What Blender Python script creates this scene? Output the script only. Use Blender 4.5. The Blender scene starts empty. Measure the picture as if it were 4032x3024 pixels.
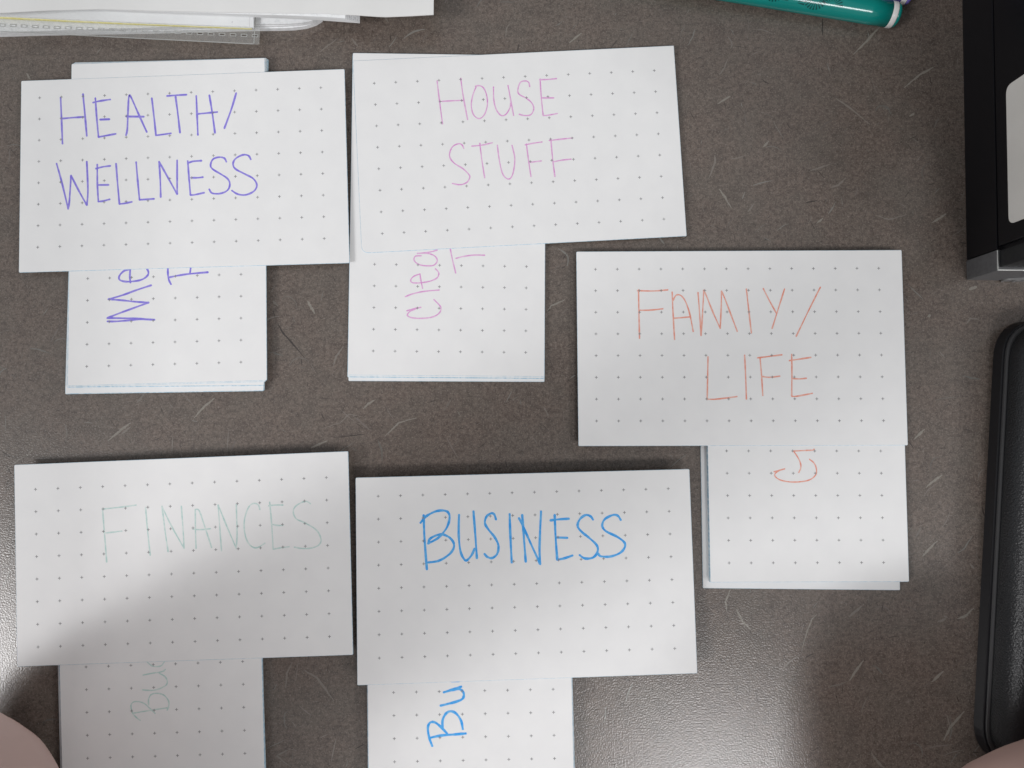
import bpy, bmesh, math, random
from mathutils import Vector, Matrix
R = math.radians
SC = bpy.context.scene
COL = SC.collection

# ------------------------------------------------------------------ camera
PITCH, ROLL, CAMH, FPX = 0.0489, -0.00274, 0.2998, 3030.0
cam_d = bpy.data.cameras.new("camera"); cam = bpy.data.objects.new("camera", cam_d); COL.objects.link(cam)
cam.location = (0, 0, CAMH); cam.rotation_euler = (PITCH, ROLL, 0)
cam_d.sensor_width = 36.0; cam_d.lens = 36.0 * FPX / 4032.0
cam_d.clip_start = 0.002; cam_d.clip_end = 50
SC.camera = cam

# ------------------------------------------------------------------ light of the room
W = bpy.data.worlds.new("World"); SC.world = W; W.use_nodes = True
bg = W.node_tree.nodes["Background"]; bg.inputs[0].default_value = (0.96, 0.98, 1.0, 1); bg.inputs[1].default_value = 0.39
def area(name, loc, sx, sy, power, col):    # shines straight down
    l = bpy.data.lights.new(name, 'AREA'); l.shape = 'RECTANGLE'; l.size = sx; l.size_y = sy
    l.energy = power; l.color = col
    o = bpy.data.objects.new(name, l); COL.objects.link(o); o.location = loc
    return o
# three fluorescent ceiling fixtures of the office: to the left, behind the person, to the right
LC = (1.0, 0.996, 1.0)
area("ceiling_lamp_left", (-1.78, -0.80, 1.75), 1.00, 0.55, 44, LC)
area("ceiling_lamp_behind", (0.55, -1.10, 1.75), 0.40, 0.42, 14, LC)
area("ceiling_lamp_right", (1.75, -1.05, 1.75), 0.55, 0.50, 23, LC)
SC.view_settings.view_transform = 'Standard'; SC.view_settings.look = 'None'
SC.view_settings.exposure = 0.0; SC.view_settings.gamma = 1.0

# ------------------------------------------------------------------ helpers
CAMROT = Matrix.Rotation(ROLL, 3, 'Y') @ Matrix.Rotation(PITCH, 3, 'X')
CPOS = Vector((0, 0, CAMH))
def ray(px, py):
    return CAMROT @ Vector(((px - 2016) / FPX, -(py - 1512) / FPX, -1.0))
def at(px, py, z):                       # point of the photograph at a known real height
    d = ray(px, py); return CPOS + d * ((z - CAMH) / d.z)
def on_plane(px, py, p0, n):
    d = ray(px, py); return CPOS + d * ((p0 - CPOS).dot(n) / d.dot(n))

def link(name, bm, mats, parent=None, loc=None, smooth=False):
    me = bpy.data.meshes.new(name); bm.normal_update()
    if loc is not None:
        bmesh.ops.translate(bm, verts=bm.verts, vec=-Vector(loc))
    bm.to_mesh(me); bm.free()
    for m in (mats if isinstance(mats, (list, tuple)) else [mats]): me.materials.append(m)
    if smooth:
        for p in me.polygons: p.use_smooth = True
    o = bpy.data.objects.new(name, me); COL.objects.link(o)
    if loc is not None: o.location = loc
    if parent is not None:
        o.parent = parent
        if loc is None: o.location = -parent.location    # children are written in world coordinates
        else: o.location = Vector(loc) - parent.location
    return o
def tag(o, label=None, cat=None, group=None, kind=None):
    if label: o['label'] = label
    if cat: o['category'] = cat
    if group: o['group'] = group
    if kind: o['kind'] = kind
    return o
def empty(name, loc, label, cat, group=None):
    o = bpy.data.objects.new(name, None); COL.objects.link(o); o.location = loc
    o.empty_display_size = 0.02
    return tag(o, label, cat, group)

def prism(bm, pts, z0, z1, side_mat=0):
    """closed slab from an outline (list of Vectors, any winding)"""
    a = sum(pts[i].x * pts[(i + 1) % len(pts)].y - pts[(i + 1) % len(pts)].x * pts[i].y for i in range(len(pts)))
    if a < 0: pts = pts[::-1]
    top = [bm.verts.new((p.x, p.y, z1)) for p in pts]
    bot = [bm.verts.new((p.x, p.y, z0)) for p in pts]
    n = len(pts)
    bm.faces.new(top); bm.faces.new(bot[::-1])
    for i in range(n):
        f = bm.faces.new((bot[i], bot[(i + 1) % n], top[(i + 1) % n], top[i])); f.material_index = side_mat
def chamfer_slab(bm, pts, z0, z1, ch, side_mat):
    a = sum(pts[i].x * pts[(i + 1) % len(pts)].y - pts[(i + 1) % len(pts)].x * pts[i].y for i in range(len(pts)))
    if a < 0: pts = pts[::-1]
    n = len(pts); ins = []
    for i in range(n):
        t = (pts[(i + 1) % n] - pts[i - 1]).normalized(); ins.append(pts[i] + Vector((-t.y, t.x, 0)) * ch)
    top = [bm.verts.new((p.x, p.y, z1)) for p in ins]; mid = [bm.verts.new((p.x, p.y, z1 - .00009)) for p in pts]
    bot = [bm.verts.new((p.x, p.y, z0)) for p in pts]
    bm.faces.new(top); bm.faces.new(bot[::-1])
    for a_, b_ in ((bot, mid), (mid, top)):
        for i in range(n):
            f = bm.faces.new((a_[i], a_[(i + 1) % n], b_[(i + 1) % n], b_[i])); f.material_index = side_mat
def rounded(pts, rad, seg=4):
    out = []; n = len(pts)
    if not isinstance(rad, (list, tuple)): rad = [rad] * n
    for i in range(n):
        p, a, b = pts[i], pts[i - 1], pts[(i + 1) % n]
        da = (a - p).normalized(); db = (b - p).normalized(); r = rad[i]
        if r <= 0: out.append(p.copy()); continue
        p0 = p + da * r; p1 = p + db * r
        for k in range(seg + 1):
            t = k / seg
            out.append(p0 * (1 - t) ** 2 + p * 2 * t * (1 - t) + p1 * t * t)
    return out
def box(bm, x0, x1, y0, y1, z0, z1, M=None):
    r = bmesh.ops.create_cube(bm, size=1.0)['verts']
    for v in r:
        v.co = Vector(((x0 + x1) / 2 + v.co.x * (x1 - x0), (y0 + y1) / 2 + v.co.y * (y1 - y0), (z0 + z1) / 2 + v.co.z * (z1 - z0)))
        if M: v.co = M @ v.co
    return r

# ------------------------------------------------------------------ materials
def newmat(name):
    m = bpy.data.materials.new(name); m.use_nodes = True
    return m, m.node_tree, m.node_tree.nodes["Principled BSDF"]
def pmat(name, col, rough=0.5, metal=0.0, spec=0.5, noise=None, bump=None, alpha=1.0):
    m, nt, b = newmat(name)
    b.inputs["Base Color"].default_value = (*col, 1); b.inputs["Roughness"].default_value = rough
    b.inputs["Metallic"].default_value = metal; b.inputs["Specular IOR Level"].default_value = spec
    b.inputs["Alpha"].default_value = alpha
    tc = nt.nodes.new("ShaderNodeTexCoord")
    if noise:
        sc, c2, lo, hi = noise
        n = nt.nodes.new("ShaderNodeTexNoise"); n.inputs["Scale"].default_value = sc; n.inputs["Detail"].default_value = 4
        mr = nt.nodes.new("ShaderNodeMapRange"); mr.inputs[1].default_value = lo; mr.inputs[2].default_value = hi
        mx = nt.nodes.new("ShaderNodeMix"); mx.data_type = 'RGBA'
        mx.inputs[6].default_value = (*col, 1); mx.inputs[7].default_value = (*c2, 1)
        nt.links.new(tc.outputs["Object"], n.inputs["Vector"]); nt.links.new(n.outputs[0], mr.inputs[0])
        nt.links.new(mr.outputs[0], mx.inputs[0]); nt.links.new(mx.outputs[2], b.inputs["Base Color"])
    if bump:
        sc, dist, st = bump
        n = nt.nodes.new("ShaderNodeTexNoise"); n.inputs["Scale"].default_value = sc; n.inputs["Detail"].default_value = 2
        bp = nt.nodes.new("ShaderNodeBump"); bp.inputs["Distance"].default_value = dist; bp.inputs["Strength"].default_value = st
        nt.links.new(tc.outputs["Object"], n.inputs["Vector"]); nt.links.new(n.outputs[0], bp.inputs["Height"])
        nt.links.new(bp.outputs[0], b.inputs["Normal"])
    return m

def desk_material(name, fleck=None):
    m, nt, b = newmat(name); L = nt.links.new
    geo = nt.nodes.new("ShaderNodeNewGeometry"); P = geo.outputs["Position"]
    def noise(scale, detail=3, rough=0.55, dist=0.0):
        n = nt.nodes.new("ShaderNodeTexNoise"); n.inputs["Scale"].default_value = scale
        n.inputs["Detail"].default_value = detail; n.inputs["Roughness"].default_value = rough
        n.inputs["Distortion"].default_value = dist; L(P, n.inputs["Vector"]); return n
    def rng(sock, a, b_, c=0.0, d=1.0):
        r = nt.nodes.new("ShaderNodeMapRange"); r.inputs[1].default_value = a; r.inputs[2].default_value = b_
        r.inputs[3].default_value = c; r.inputs[4].default_value = d; L(sock, r.inputs[0]); return r.outputs[0]
    def mix(fac, A, B):
        x = nt.nodes.new("ShaderNodeMix"); x.data_type = 'RGBA'
        for i, s in ((6, A), (7, B)):
            if isinstance(s, tuple): x.inputs[i].default_value = (*s, 1)
            else: L(s, x.inputs[i])
        if isinstance(fac, float): x.inputs[0].default_value = fac
        else: L(fac, x.inputs[0])
        return x.outputs[2]
    fine = noise(1700, 2); mid = noise(640, 5, 0.78, 0.25); big = noise(60, 3); speck = noise(900, 4, 0.7); blot = noise(150, 3, 0.6)
    c = mix(rng(mid.outputs[0], 0.32, 0.68), (0.064, 0.048, 0.041), (0.188, 0.150, 0.127))
    c = mix(rng(big.outputs[0], 0.40, 0.62), c, mix(0.28, c, (0.112, 0.104, 0.090)))
    c = mix(rng(blot.outputs[0], 0.38, 0.50, 0.28, 0.0), c, (0.060, 0.047, 0.042))
    c = mix(rng(fine.outputs[0], 0.54, 0.70, 0, 0.70), c, (0.225, 0.195, 0.172))
    c = mix(rng(speck.outputs[0], 0.59, 0.70, 0, 0.8), c, (0.038, 0.031, 0.029))
    if fleck:
        va = nt.nodes.new("ShaderNodeVertexColor"); va.layer_name = "fleck"
        c = mix(rng(mid.outputs[0], 0.30, 0.62, 0.45, 1.0), mix(0.5, c, va.outputs[0]), va.outputs[0])
    L(c, b.inputs["Base Color"])
    b.inputs["Roughness"].default_value = 0.25; b.inputs["Specular IOR Level"].default_value = 0.72
    peel = noise(1700, 1.5, 0.45)
    bp = nt.nodes.new("ShaderNodeBump"); bp.inputs["Distance"].default_value = 0.00030; bp.inputs["Strength"].default_value = 0.23
    L(peel.outputs[0], bp.inputs["Height"]); L(bp.outputs[0], b.inputs["Normal"])
    return m

M_DESK = desk_material("desk_laminate"); M_FLECK = desk_material("desk_fibre", fleck=True)
PAPER = (0.80, 0.80, 0.80)
M_CARD = pmat("card_stock", PAPER, 0.62, spec=0.25, noise=(90, (0.778, 0.778, 0.780), 0.35, 0.65), bump=(2500, 0.00002, 0.25))
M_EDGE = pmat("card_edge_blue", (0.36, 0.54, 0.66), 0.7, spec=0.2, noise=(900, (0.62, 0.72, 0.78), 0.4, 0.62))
M_CROSS = pmat("grey_print", (0.22, 0.22, 0.225), 0.6, spec=0.2, noise=(1800, (0.36, 0.36, 0.365), 0.45, 0.7))
def ink(name, col, pale): return pmat(name, col, 0.6, spec=0.2, noise=(650, pale, 0.36, 0.68))
M_INK = {
 'purple': ink("purple_ink", (0.215, 0.175, 0.68), (0.32, 0.28, 0.73)),
 'orchid': ink("orchid_ink", (0.66, 0.29, 0.60), (0.74, 0.46, 0.69)),
 'orange': ink("orange_ink", (0.77, 0.29, 0.215), (0.80, 0.46, 0.39)),
 'teal': ink("teal_ink", (0.44, 0.62, 0.59), (0.64, 0.73, 0.71)),
 'blue': ink("blue_ink", (0.035, 0.34, 0.84), (0.15, 0.47, 0.85)),
}

# ------------------------------------------------------------------ desk
bm = bmesh.new(); box(bm, -0.75, 0.75, -0.262, 0.55, -0.03, 0.0)
desk = tag(link("desk", bm, M_DESK), kind='structure')
bpy.context.view_layer.update()
rnd = random.Random(11)
bm = bmesh.new(); cl = bm.loops.layers.float_color.new("fleck")
FZ = [0.00002]
def ribbon(bm, pts, w0, w1, z, col, layer, taper=True):
    n = len(pts); L_, R_ = [], []
    for i, p in enumerate(pts):
        t = (pts[min(i + 1, n - 1)] - pts[max(i - 1, 0)]); t.normalize(); nrm = Vector((-t.y, t.x))
        s = i / (n - 1); w = (w0 + (w1 - w0) * s) * (math.sin(math.pi * min(max(s, .06), .94)) ** 0.6 if taper else 1) * rnd.uniform(.7, 1.25)
        q = p + nrm * w * .5; r = p - nrm * w * .5
        L_.append(bm.verts.new((q.x, q.y, z))); R_.append(bm.verts.new((r.x, r.y, z)))
    for i in range(n - 1):
        f = bm.faces.new((R_[i], R_[i + 1], L_[i + 1], L_[i]))
        for lp in f.loops: lp[layer] = (*col, 1)
def fibre(x, y, ang, length, width, curv, col, wob=0.05):
    n = max(5, int(length / 0.0009)); p = Vector((x, y)); pts = [p.copy()]; a = ang
    for i in range(n):
        a += curv * length / n + rnd.gauss(0, wob) ; p = p + Vector((math.cos(a), math.sin(a))) * (length / n); pts.append(p.copy())
        a = ang + (a - ang) * 0.97 if abs(curv) < 1 else a
    FZ[0] += 1.2e-8
    ribbon(bm, pts, width, width * rnd.uniform(.4, 1.2), FZ[0], col, cl)
def lightcol():
    k = rnd.uniform(0.75, 1.2); g = rnd.choice([(0.175, 0.155, 0.138), (0.190, 0.182, 0.165), (0.170, 0.146, 0.132)]); return tuple(c * k for c in g)
for i in range(2600):      # pale fibres printed in the laminate
    x = rnd.uniform(-0.30, 0.30); y = rnd.uniform(-0.24, 0.26)
    ang = rnd.choice([R(50), R(50), R(45), R(60), R(125), R(130), R(20), R(90), rnd.uniform(0, 3.14)]) + rnd.gauss(0, .25)
    big = rnd.random(); soft = rnd.random() < .62
    ln = rnd.uniform(.0012, .004) if big < .7 else rnd.uniform(.004, .010)
    fibre(x, y, ang, ln, rnd.uniform(.00015, .00042) if big < .85 else rnd.uniform(.00045, .0008), rnd.gauss(0, 130) if soft else rnd.gauss(0, 35), tuple(c * (.88 if soft else 1.0) for c in lightcol()), .16 if soft else .06)
for i in range(900):      # dark fibres
    x = rnd.uniform(-0.30, 0.30); y = rnd.uniform(-0.24, 0.26)
    fibre(x, y, rnd.uniform(0, 3.14), rnd.uniform(.001, .0045), rnd.uniform(.00015, .0004), rnd.gauss(0, 80), (0.045, 0.037, 0.034))
def seen(pxs, width, col):   # the fibres that stand out in the photograph
    pts = []
    P_ = [at(x, y, 0).xy for x, y in pxs]
    for a, b in zip(P_[:-1], P_[1:]):
        for k in range(6): pts.append(a + (b - a) * (k / 6) + Vector((rnd.gauss(0, .00006), rnd.gauss(0, .00006))))
    pts.append(P_[-1]); FZ[0] += 1.2e-8
    ribbon(bm, pts, width, width * .8, FZ[0], col, cl)
LT = (0.235, 0.215, 0.187); LM = (0.190, 0.168, 0.148); DK = (0.035, 0.029, 0.027)
for s in [([(3465, 103), (3415, 160), (3360, 215)], .0009, LT), ([(3675, 265), (3620, 295), (3560, 345)], .0010, LT), ([(3290, 387), (3340, 420), (3425, 490)], .0008, LM),
          ([(2865, 232), (2850, 270), (2832, 295)], .0006, LM), ([(2876, 378), (2825, 410)], .0009, LT), ([(3028, 555), (3003, 580)], .0009, LT), ([(2815, 610), (2815, 640), (2790, 705)], .0009, LM),
          ([(2832, 745), (2850, 770), (2880, 820)], .0009, LT), ([(3330, 700), (3300, 730), (3270, 738)], .0009, LM), ([(3450, 848), (3500, 865), (3570, 845)], .0007, LM), ([(3725, 842), (3690, 865), (3668, 878)], .0009, LT),
          ([(3190, 672), (3230, 660), (3275, 645)], .0007, LM), ([(3600, 448), (3580, 458)], .0009, LT), ([(3215, 790), (3170, 800)], .0006, DK), ([(3238, 75), (3239, 140)], .0006, DK),
          ([(3240, 860), (3215, 880)], .0008, LT), ([(2970, 800), (2945, 835)], .0008, LM), ([(2940, 610), (2900, 625), (2860, 622)], .0004, LM),
          ([(1095, 1275), (1110, 1305), (1150, 1350), (1200, 1410)], .0007, DK), ([(1212, 1185), (1225, 1210), (1240, 1235)], .0012, LT), ([(1353, 1365), (1325, 1400), (1312, 1445)], .0009, LM), ([(1075, 1185), (1095, 1205)], .0010, LM),
          ([(845, 1568), (800, 1605), (765, 1645)], .0010, LT), ([(515, 1665), (480, 1690), (425, 1735)], .0010, LT), ([(515, 1680), (478, 1710)], .0009, LM), ([(1475, 1575), (1450, 1590), (1430, 1610)], .0010, LT), ([(1640, 1645), (1570, 1665), (1545, 1690), (1515, 1718)], .0007, LT),
          ([(1420, 1640), (1375, 1630), (1340, 1665), (1260, 1690)], .0005, LM), ([(1437, 1710), (1315, 1722)], .0004, DK), ([(1290, 1735), (1225, 1762)], .0009, LT), ([(680, 1720), (678, 1775)], .0006, LM), ([(900, 1690), (895, 1780)], .0004, LM),
          ([(100, 1795), (60, 1820), (0, 1870)], .0009, LM), ([(130, 1770), (100, 1800)], .0009, LM), ([(105, 288), (120, 315)], .0008, LT), ([(400, 185), (380, 215)], .0006, LM), ([(2140, 1600), (2160, 1640)], .0006, LM),
          ([(2875, 2320), (2857, 2370), (2862, 2410)], .0008, LT), ([(2900, 2400), (2925, 2450), (2955, 2480)], .0010, LT), ([(3215, 2420), (3195, 2440), (3170, 2510), (3155, 2565)], .0006, LT), ([(3395, 2385), (3340, 2430)], .0010, LM), ([(3400, 2600), (3370, 2640), (3345, 2680)], .0011, LT),
          ([(3430, 2965), (3460, 3005), (3480, 3024)], .0012, LM), ([(3725, 2435), (3690, 2450), (3768 - 0, 2437)][:2], .0010, LM), ([(3833, 2395), (3800, 2425), (3768, 2437)], .0010, LT), ([(3715, 2642), (3668, 2685)], .0011, LT), ([(3797, 2800), (3740, 2865), (3715, 2915)], .0011, LT),
          ([(3715, 2425), (3732, 2430), (3730, 2435)][:2], .0009, LM), ([(3740, 2860), (3728, 2815)], .0008, LM), ([(3710, 1870), (3675, 1895), (3645, 1920)], .0011, LT), ([(3690, 2130), (3650, 2170), (3632, 2190)], .0010, LT), ([(3820, 2220), (3835, 2240)], .0010, LM),
          ([(3700, 1385), (3720, 1410)], .0006, LM), ([(3855, 1255), (3820, 1255), (3805, 1275)], .0008, LM), ([(3665, 1240), (3652, 1248)], .0012, LT), ([(3845, 1130), (3815, 1140)], .0016, LT), ([(3640, 1690), (3600, 1730)], .0010, LT), ([(1125, 2710), (1130, 2650), (1150, 2610)], .0008, LM),
          ([(1200, 2640), (1250, 2670), (1315, 2760)], .0010, LM), ([(1140, 2950), (1090, 2975), (1150, 3024)], .0006, LM), ([(1370, 500), (1372, 520)], .0004, DK), ([(2225, 1180), (2170, 1205), (2155, 1225)], .0008, LT), ([(1500, 40), (1530, 90)], .0006, LM), ([(2290, 130), (2240, 170)], .0008, LT),
          ([(1990, 150), (1995, 110), (2010, 90)], .0005, LM), ([(1385, 150), (1410, 185)], .0008, LM), ([(1260, 205), (1330, 150)], .0006, LM)]:
    seen(*s)
tag(link("printed_fibres", bm, M_FLECK, desk), kind='stuff')

# ------------------------------------------------------------------ index cards
CT = 0.00035                              # thickness of one card
def catmull(p, k=5):
    if len(p) < 3: return p
    q = [p[0]] + list(p) + [p[-1]]; out = []
    for i in range(1, len(q) - 2):
        a, b, c, d = q[i - 1], q[i], q[i + 1], q[i + 2]
        for j in range(k):
            t = j / k
            out.append(0.5 * ((2 * b) + (c - a) * t + (2 * a - 5 * b + 4 * c - d) * t * t + (3 * b - a - 3 * c + d) * t ** 3))
    out.append(p[-1]); return out
def strokes(name, words, X, z, width, mat, parent):
    """handwriting: ox, oy, scale of the traced drawing -> pen lines lying on the card; one object per word"""
    ox, oy, sc = X; k = 0
    for w in words:
        bm = bmesh.new()
        for st in w:
            pts = [at(ox + x * sc, oy + y * sc, z).xy for x, y in st]
            pts = [Vector((p.x, p.y)) for p in pts]
            pts = catmull(pts, 6); pts = [p for i, p in enumerate(pts) if i == 0 or (p - pts[i - 1]).length > 1e-7]
            n = len(pts); zz = z + 0.000012 + k * 1.5e-7; k += 1
            ph = rnd.uniform(0, 6); Ls, Rs = [], []
            for i, p in enumerate(pts):
                t = (pts[min(i + 1, n - 1)] - pts[max(i - 1, 0)]).normalized(); nr = Vector((-t.y, t.x))
                wd = width * (1 + .13 * math.sin(ph + i * .7) + rnd.gauss(0, .05)) * .5
                if i in (0, n - 1): wd *= 1.08
                a = p + nr * wd; b = p - nr * wd
                Ls.append(bm.verts.new((a.x, a.y, zz))); Rs.append(bm.verts.new((b.x, b.y, zz)))
            for i in range(n - 1):
                try: bm.faces.new((Rs[i], Rs[i + 1], Ls[i + 1], Ls[i]))
                except ValueError: pass
            for e, s in ((0, -1), (n - 1, 1)):     # round pen ends
                p = pts[e]; t = (pts[1] - pts[0] if e == 0 else pts[-1] - pts[-2]).normalized(); nr = Vector((-t.y, t.x)); r = width * .5
                ring = [bm.verts.new((*(p + nr * r * math.cos(th) + t * s * r * math.sin(th)), zz + 5e-8)) for th in [math.pi * q / 6 for q in range(7)]]
                bm.faces.new(ring if s < 0 else ring[::-1])
        for f in bm.faces:
            f.normal_update()
            if f.normal.z < 0: f.normal_flip()
        link("handwritten_word", bm, mat, parent)
def crosses(corners, nx, ny, z, parent, rows=None):
    """the grid of small printed plus signs, from the four outermost marks (tl, tr, br, bl)"""
    c = [at(x, y, z).xy for x, y in corners]; bm = bmesh.new(); zz = z + 0.000045
    ux = (c[1] - c[0]).normalized(); uy = (c[3] - c[0]).normalized(); a, h = 0.00054, 0.00011
    for j in range(ny):
        for i in range(nx):
            s, t = i / (nx - 1), j / (ny - 1)
            p = c[0] * (1 - s) * (1 - t) + c[1] * s * (1 - t) + c[2] * s * t + c[3] * (1 - s) * t
            for (A, B) in ((a, h), (h, a)):
                q = [p + ux * dx * A + uy * dy * B for dx, dy in ((-1, 1), (1, 1), (1, -1), (-1, -1))]
                bm.faces.new([bm.verts.new((v.x, v.y, zz + (1e-7 if A == h else 0))) for v in q])
    return link("printed_cross_marks", bm, M_CROSS, parent)
def card(px, ztop, label, group, jit=0.0, rad=0.0005):
    pts = [at(x, y, ztop) for x, y in px]
    if jit:
        c = sum(pts, Vector()) / 4; d = Vector((rnd.uniform(-jit, jit), rnd.uniform(-jit, jit), 0)); a = rnd.uniform(-1, 1) * jit / .06
        pts = [c + Matrix.Rotation(a, 3, 'Z') @ (p - c) + d for p in pts]
    c = sum(pts, Vector()) / 4
    bm = bmesh.new(); chamfer_slab(bm, rounded(pts, rad), ztop - CT + 0.00002, ztop, 0.00013, 1)
    return tag(link("index_card", bm, [M_CARD, M_EDGE], None, Vector((c.x, c.y, ztop - CT))), label, "index card", group)

def pile(layers, name):
    """layers from the desk up: (corner pixels, label, jitter)"""
    z = 0.0; o = None
    for px, label, jit in layers:
        z += CT; o = card(px, z, label, "index cards in the pile under the %s card" % name, jit)
    return o, z

# -- health / wellness
BOT = [(296, 246), (1057, 233), (1038, 1538.6), (256.3, 1548.5)]; MID = [(290, 250), (1050, 230), (1040, 1519.5), (262, 1526)]
hid = "plain white index card squared up inside the pile below the purple M e card"
L_ = [(BOT, "bottom white index card of the purple pile, its edge showing lowest below the others", 0)]
L_ += [(BOT, hid, .00025)] * 5
L_ += [(MID, "white index card whose lower edge shows halfway down the purple pile's step", 0)] + [([(x, y - 1.6 * k) for x, y in MID], hid, .00008) for k in (1, 2)]
L_ += [([(284, 250), (1044, 229), (1046, 1503), (264, 1524)], "white index card just peeking out below the purple M e card", 0)]
top, z = pile(L_ + [([(281.5, 251.5), (1042.7, 227.6), (1051, 1498), (266, 1519.6)], "portrait dotted index card with purple letters Me cut off by the HEALTH card", 0)], "HEALTH WELLNESS")
X = (200, 940, .5425)
strokes("w", [[[(412, 600), (470, 600), (560, 593), (660, 585), (752, 588)], [(752, 588), (640, 580), (520, 577), (410, 576)], [(410, 576), (500, 540), (610, 500), (710, 463)], [(710, 463), (620, 458), (520, 447), (418, 440)], [(418, 440), (520, 410), (630, 370), (728, 338)],
               [(575, 222), (530, 235), (498, 270), (500, 298), (540, 311), (600, 309), (660, 297), (700, 270), (708, 240), (690, 205)], [(578, 205), (574, 270), (578, 318)]],
              [[(872, 330), (856, 295), (850, 250), (850, 200)], [(862, 280), (920, 268), (1000, 256), (1140, 243)], [(1010, 252), (1018, 195)]]], X, z, .00072, M_INK['purple'], top)
crosses([(345.7, 1097.1), (949, 1080.3), (948.6, 1426), (341.6, 1442.9)], 8, 5, z, top)
ZH = z + CT
q = [(83.5, 318.4), (1356.3, 271.5), (1376.6, 1035.4), (74, 1073.4)]
t = card(q, ZH, "landscape index card with HEALTH/ WELLNESS handwritten in purple", "title cards on top of the piles")
X = (0, 0, .4973)
w1 = [[(480, 772), (487, 940), (495, 1137)], [(657, 745), (672, 900), (687, 1075)], [(485, 940), (570, 932), (660, 926)],
      [(755, 778), (765, 920), (780, 1085)], [(780, 1085), (840, 1074), (915, 1060)], [(738, 812), (790, 800), (872, 788)], [(793, 947), (866, 944)],
      [(998, 1070), (1008, 1020), (1015, 850), (1022, 760), (1040, 775), (1100, 910), (1162, 1045)], [(1000, 922), (1138, 924)],
      [(1202, 778), (1220, 930), (1235, 1072)], [(1235, 1072), (1353, 1056)], [(1323, 760), (1400, 754), (1476, 750)], [(1390, 765), (1408, 900), (1425, 1050)],
      [(1554, 760), (1560, 900), (1567, 1068)], [(1658, 755), (1680, 890), (1702, 1052)], [(1568, 902), (1640, 895), (1720, 887)], [(1870, 738), (1830, 870), (1777, 1015)]]
strokes("w", [w1], X, ZH, .00072, M_INK['purple'], t)
X = (0, 200, .6329)
w2 = [[(352, 702), (385, 820), (424, 983)], [(424, 983), (432, 930), (442, 776)], [(442, 776), (490, 870), (540, 960)], [(540, 960), (547, 870), (540, 690)],
      [(605, 708), (606, 830), (612, 938)], [(612, 938), (640, 935), (682, 924)], [(597, 733), (640, 722), (686, 716)], [(608, 835), (675, 834)],
      [(722, 702), (732, 830), (743, 953)], [(743, 953), (770, 950), (820, 940)], [(847, 693), (857, 810), (868, 927)], [(868, 927), (958, 921)],
      [(1000, 910), (997, 800), (990, 690)], [(990, 690), (1040, 780), (1102, 892)], [(1102, 892), (1102, 800), (1102, 682)],
      [(1168, 686), (1176, 790), (1185, 897)], [(1185, 897), (1210, 896), (1270, 883)], [(1172, 698), (1200, 688), (1253, 684)], [(1190, 790), (1230, 790), (1262, 786)],
      [(1408, 690), (1395, 668), (1362, 662), (1325, 675), (1310, 710), (1322, 735), (1370, 765), (1415, 795), (1430, 830), (1415, 868), (1370, 888), (1320, 886), (1302, 862)],
      [(1560, 675), (1545, 652), (1510, 648), (1465, 672), (1450, 705), (1465, 735), (1520, 765), (1575, 795), (1598, 835), (1580, 873), (1530, 896), (1480, 892), (1443, 870)]]
strokes("w", [w2], X, ZH, .00070, M_INK['purple'], t)
crosses([(247 * .6329, 200 + 293 * .6329), (1996 * .6329, 200 + 230 * .6329), (2017 * .6329, 200 + 1168 * .6329), (235 * .6329, 200 + 1222 * .6329)], 14, 8, ZH, t)

# -- house stuff
CLEA = [(1389, 208), (2150, 219), (2144, 1483), (1368.7, 1477)]
hid = "plain white index card squared up inside the pile below the orchid Clea card"
L_ = [([(1392, 236), (2150, 240), (2144, 1503.5), (1372, 1500)], "bottom white index card of the orchid pile, its blank strip showing below", 0)]
L_ += [([(x, y + 9 - 1.5 * k) for x, y in CLEA], hid, .0001) for k in range(3)] + [([(1389, 215), (2150, 226), (2143.5, 1489), (1370, 1483)], "white index card peeking out as a thin step under the orchid Clea card", 0)]
top, z = pile(L_ + [(CLEA, "portrait dotted index card with orchid letters Clea cut off by the HOUSE card", 0)], "HOUSE STUFF")
X = (1300, 900, .4521)
strokes("w", [[[(668, 716), (730, 698), (790, 686)], [(760, 694), (700, 718), (672, 750), (690, 770), (740, 780), (800, 782), (870, 775), (920, 758), (955, 730), (965, 695), (950, 665), (903, 618)],
               [(655, 593), (720, 568), (820, 547), (950, 535)], [(805, 520), (790, 450), (782, 395)], [(782, 395), (730, 415), (703, 445), (710, 468), (750, 474), (810, 470), (880, 455), (930, 430), (946, 400), (940, 375), (916, 350)],
               [(792, 237), (745, 240), (730, 265), (745, 295), (790, 318), (850, 325), (900, 320), (928, 295), (930, 265), (905, 235), (860, 218), (820, 214)], [(760, 216), (820, 212), (880, 202), (932, 187)]],
              [[(1046, 175), (1065, 270), (1093, 387)], [(1095, 260), (1160, 243), (1250, 231), (1346, 232)]]], X, z, .00050, M_INK['orchid'], top)
crosses([(1300 + 387 * .4521, 900 + 311 * .4521), (1300 + 1709 * .4521, 900 + 331 * .4521), (1300 + 1703 * .4521, 900 + 1079 * .4521), (1300 + 375 * .4521, 900 + 1066 * .4521)], 8, 5, z, top)
ZS = z + CT
q = [(1389.4, 239.4), (2653.3, 179.2), (2703.9, 929.2), (1424.2, 997)]
t = card(q, ZS, "landscape index card with HOUSE STUFF handwritten in orchid pink", "title cards on top of the piles", rad=[.0005, .0004, .0004, .003])
X = (1340, 140, .6329)
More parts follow.
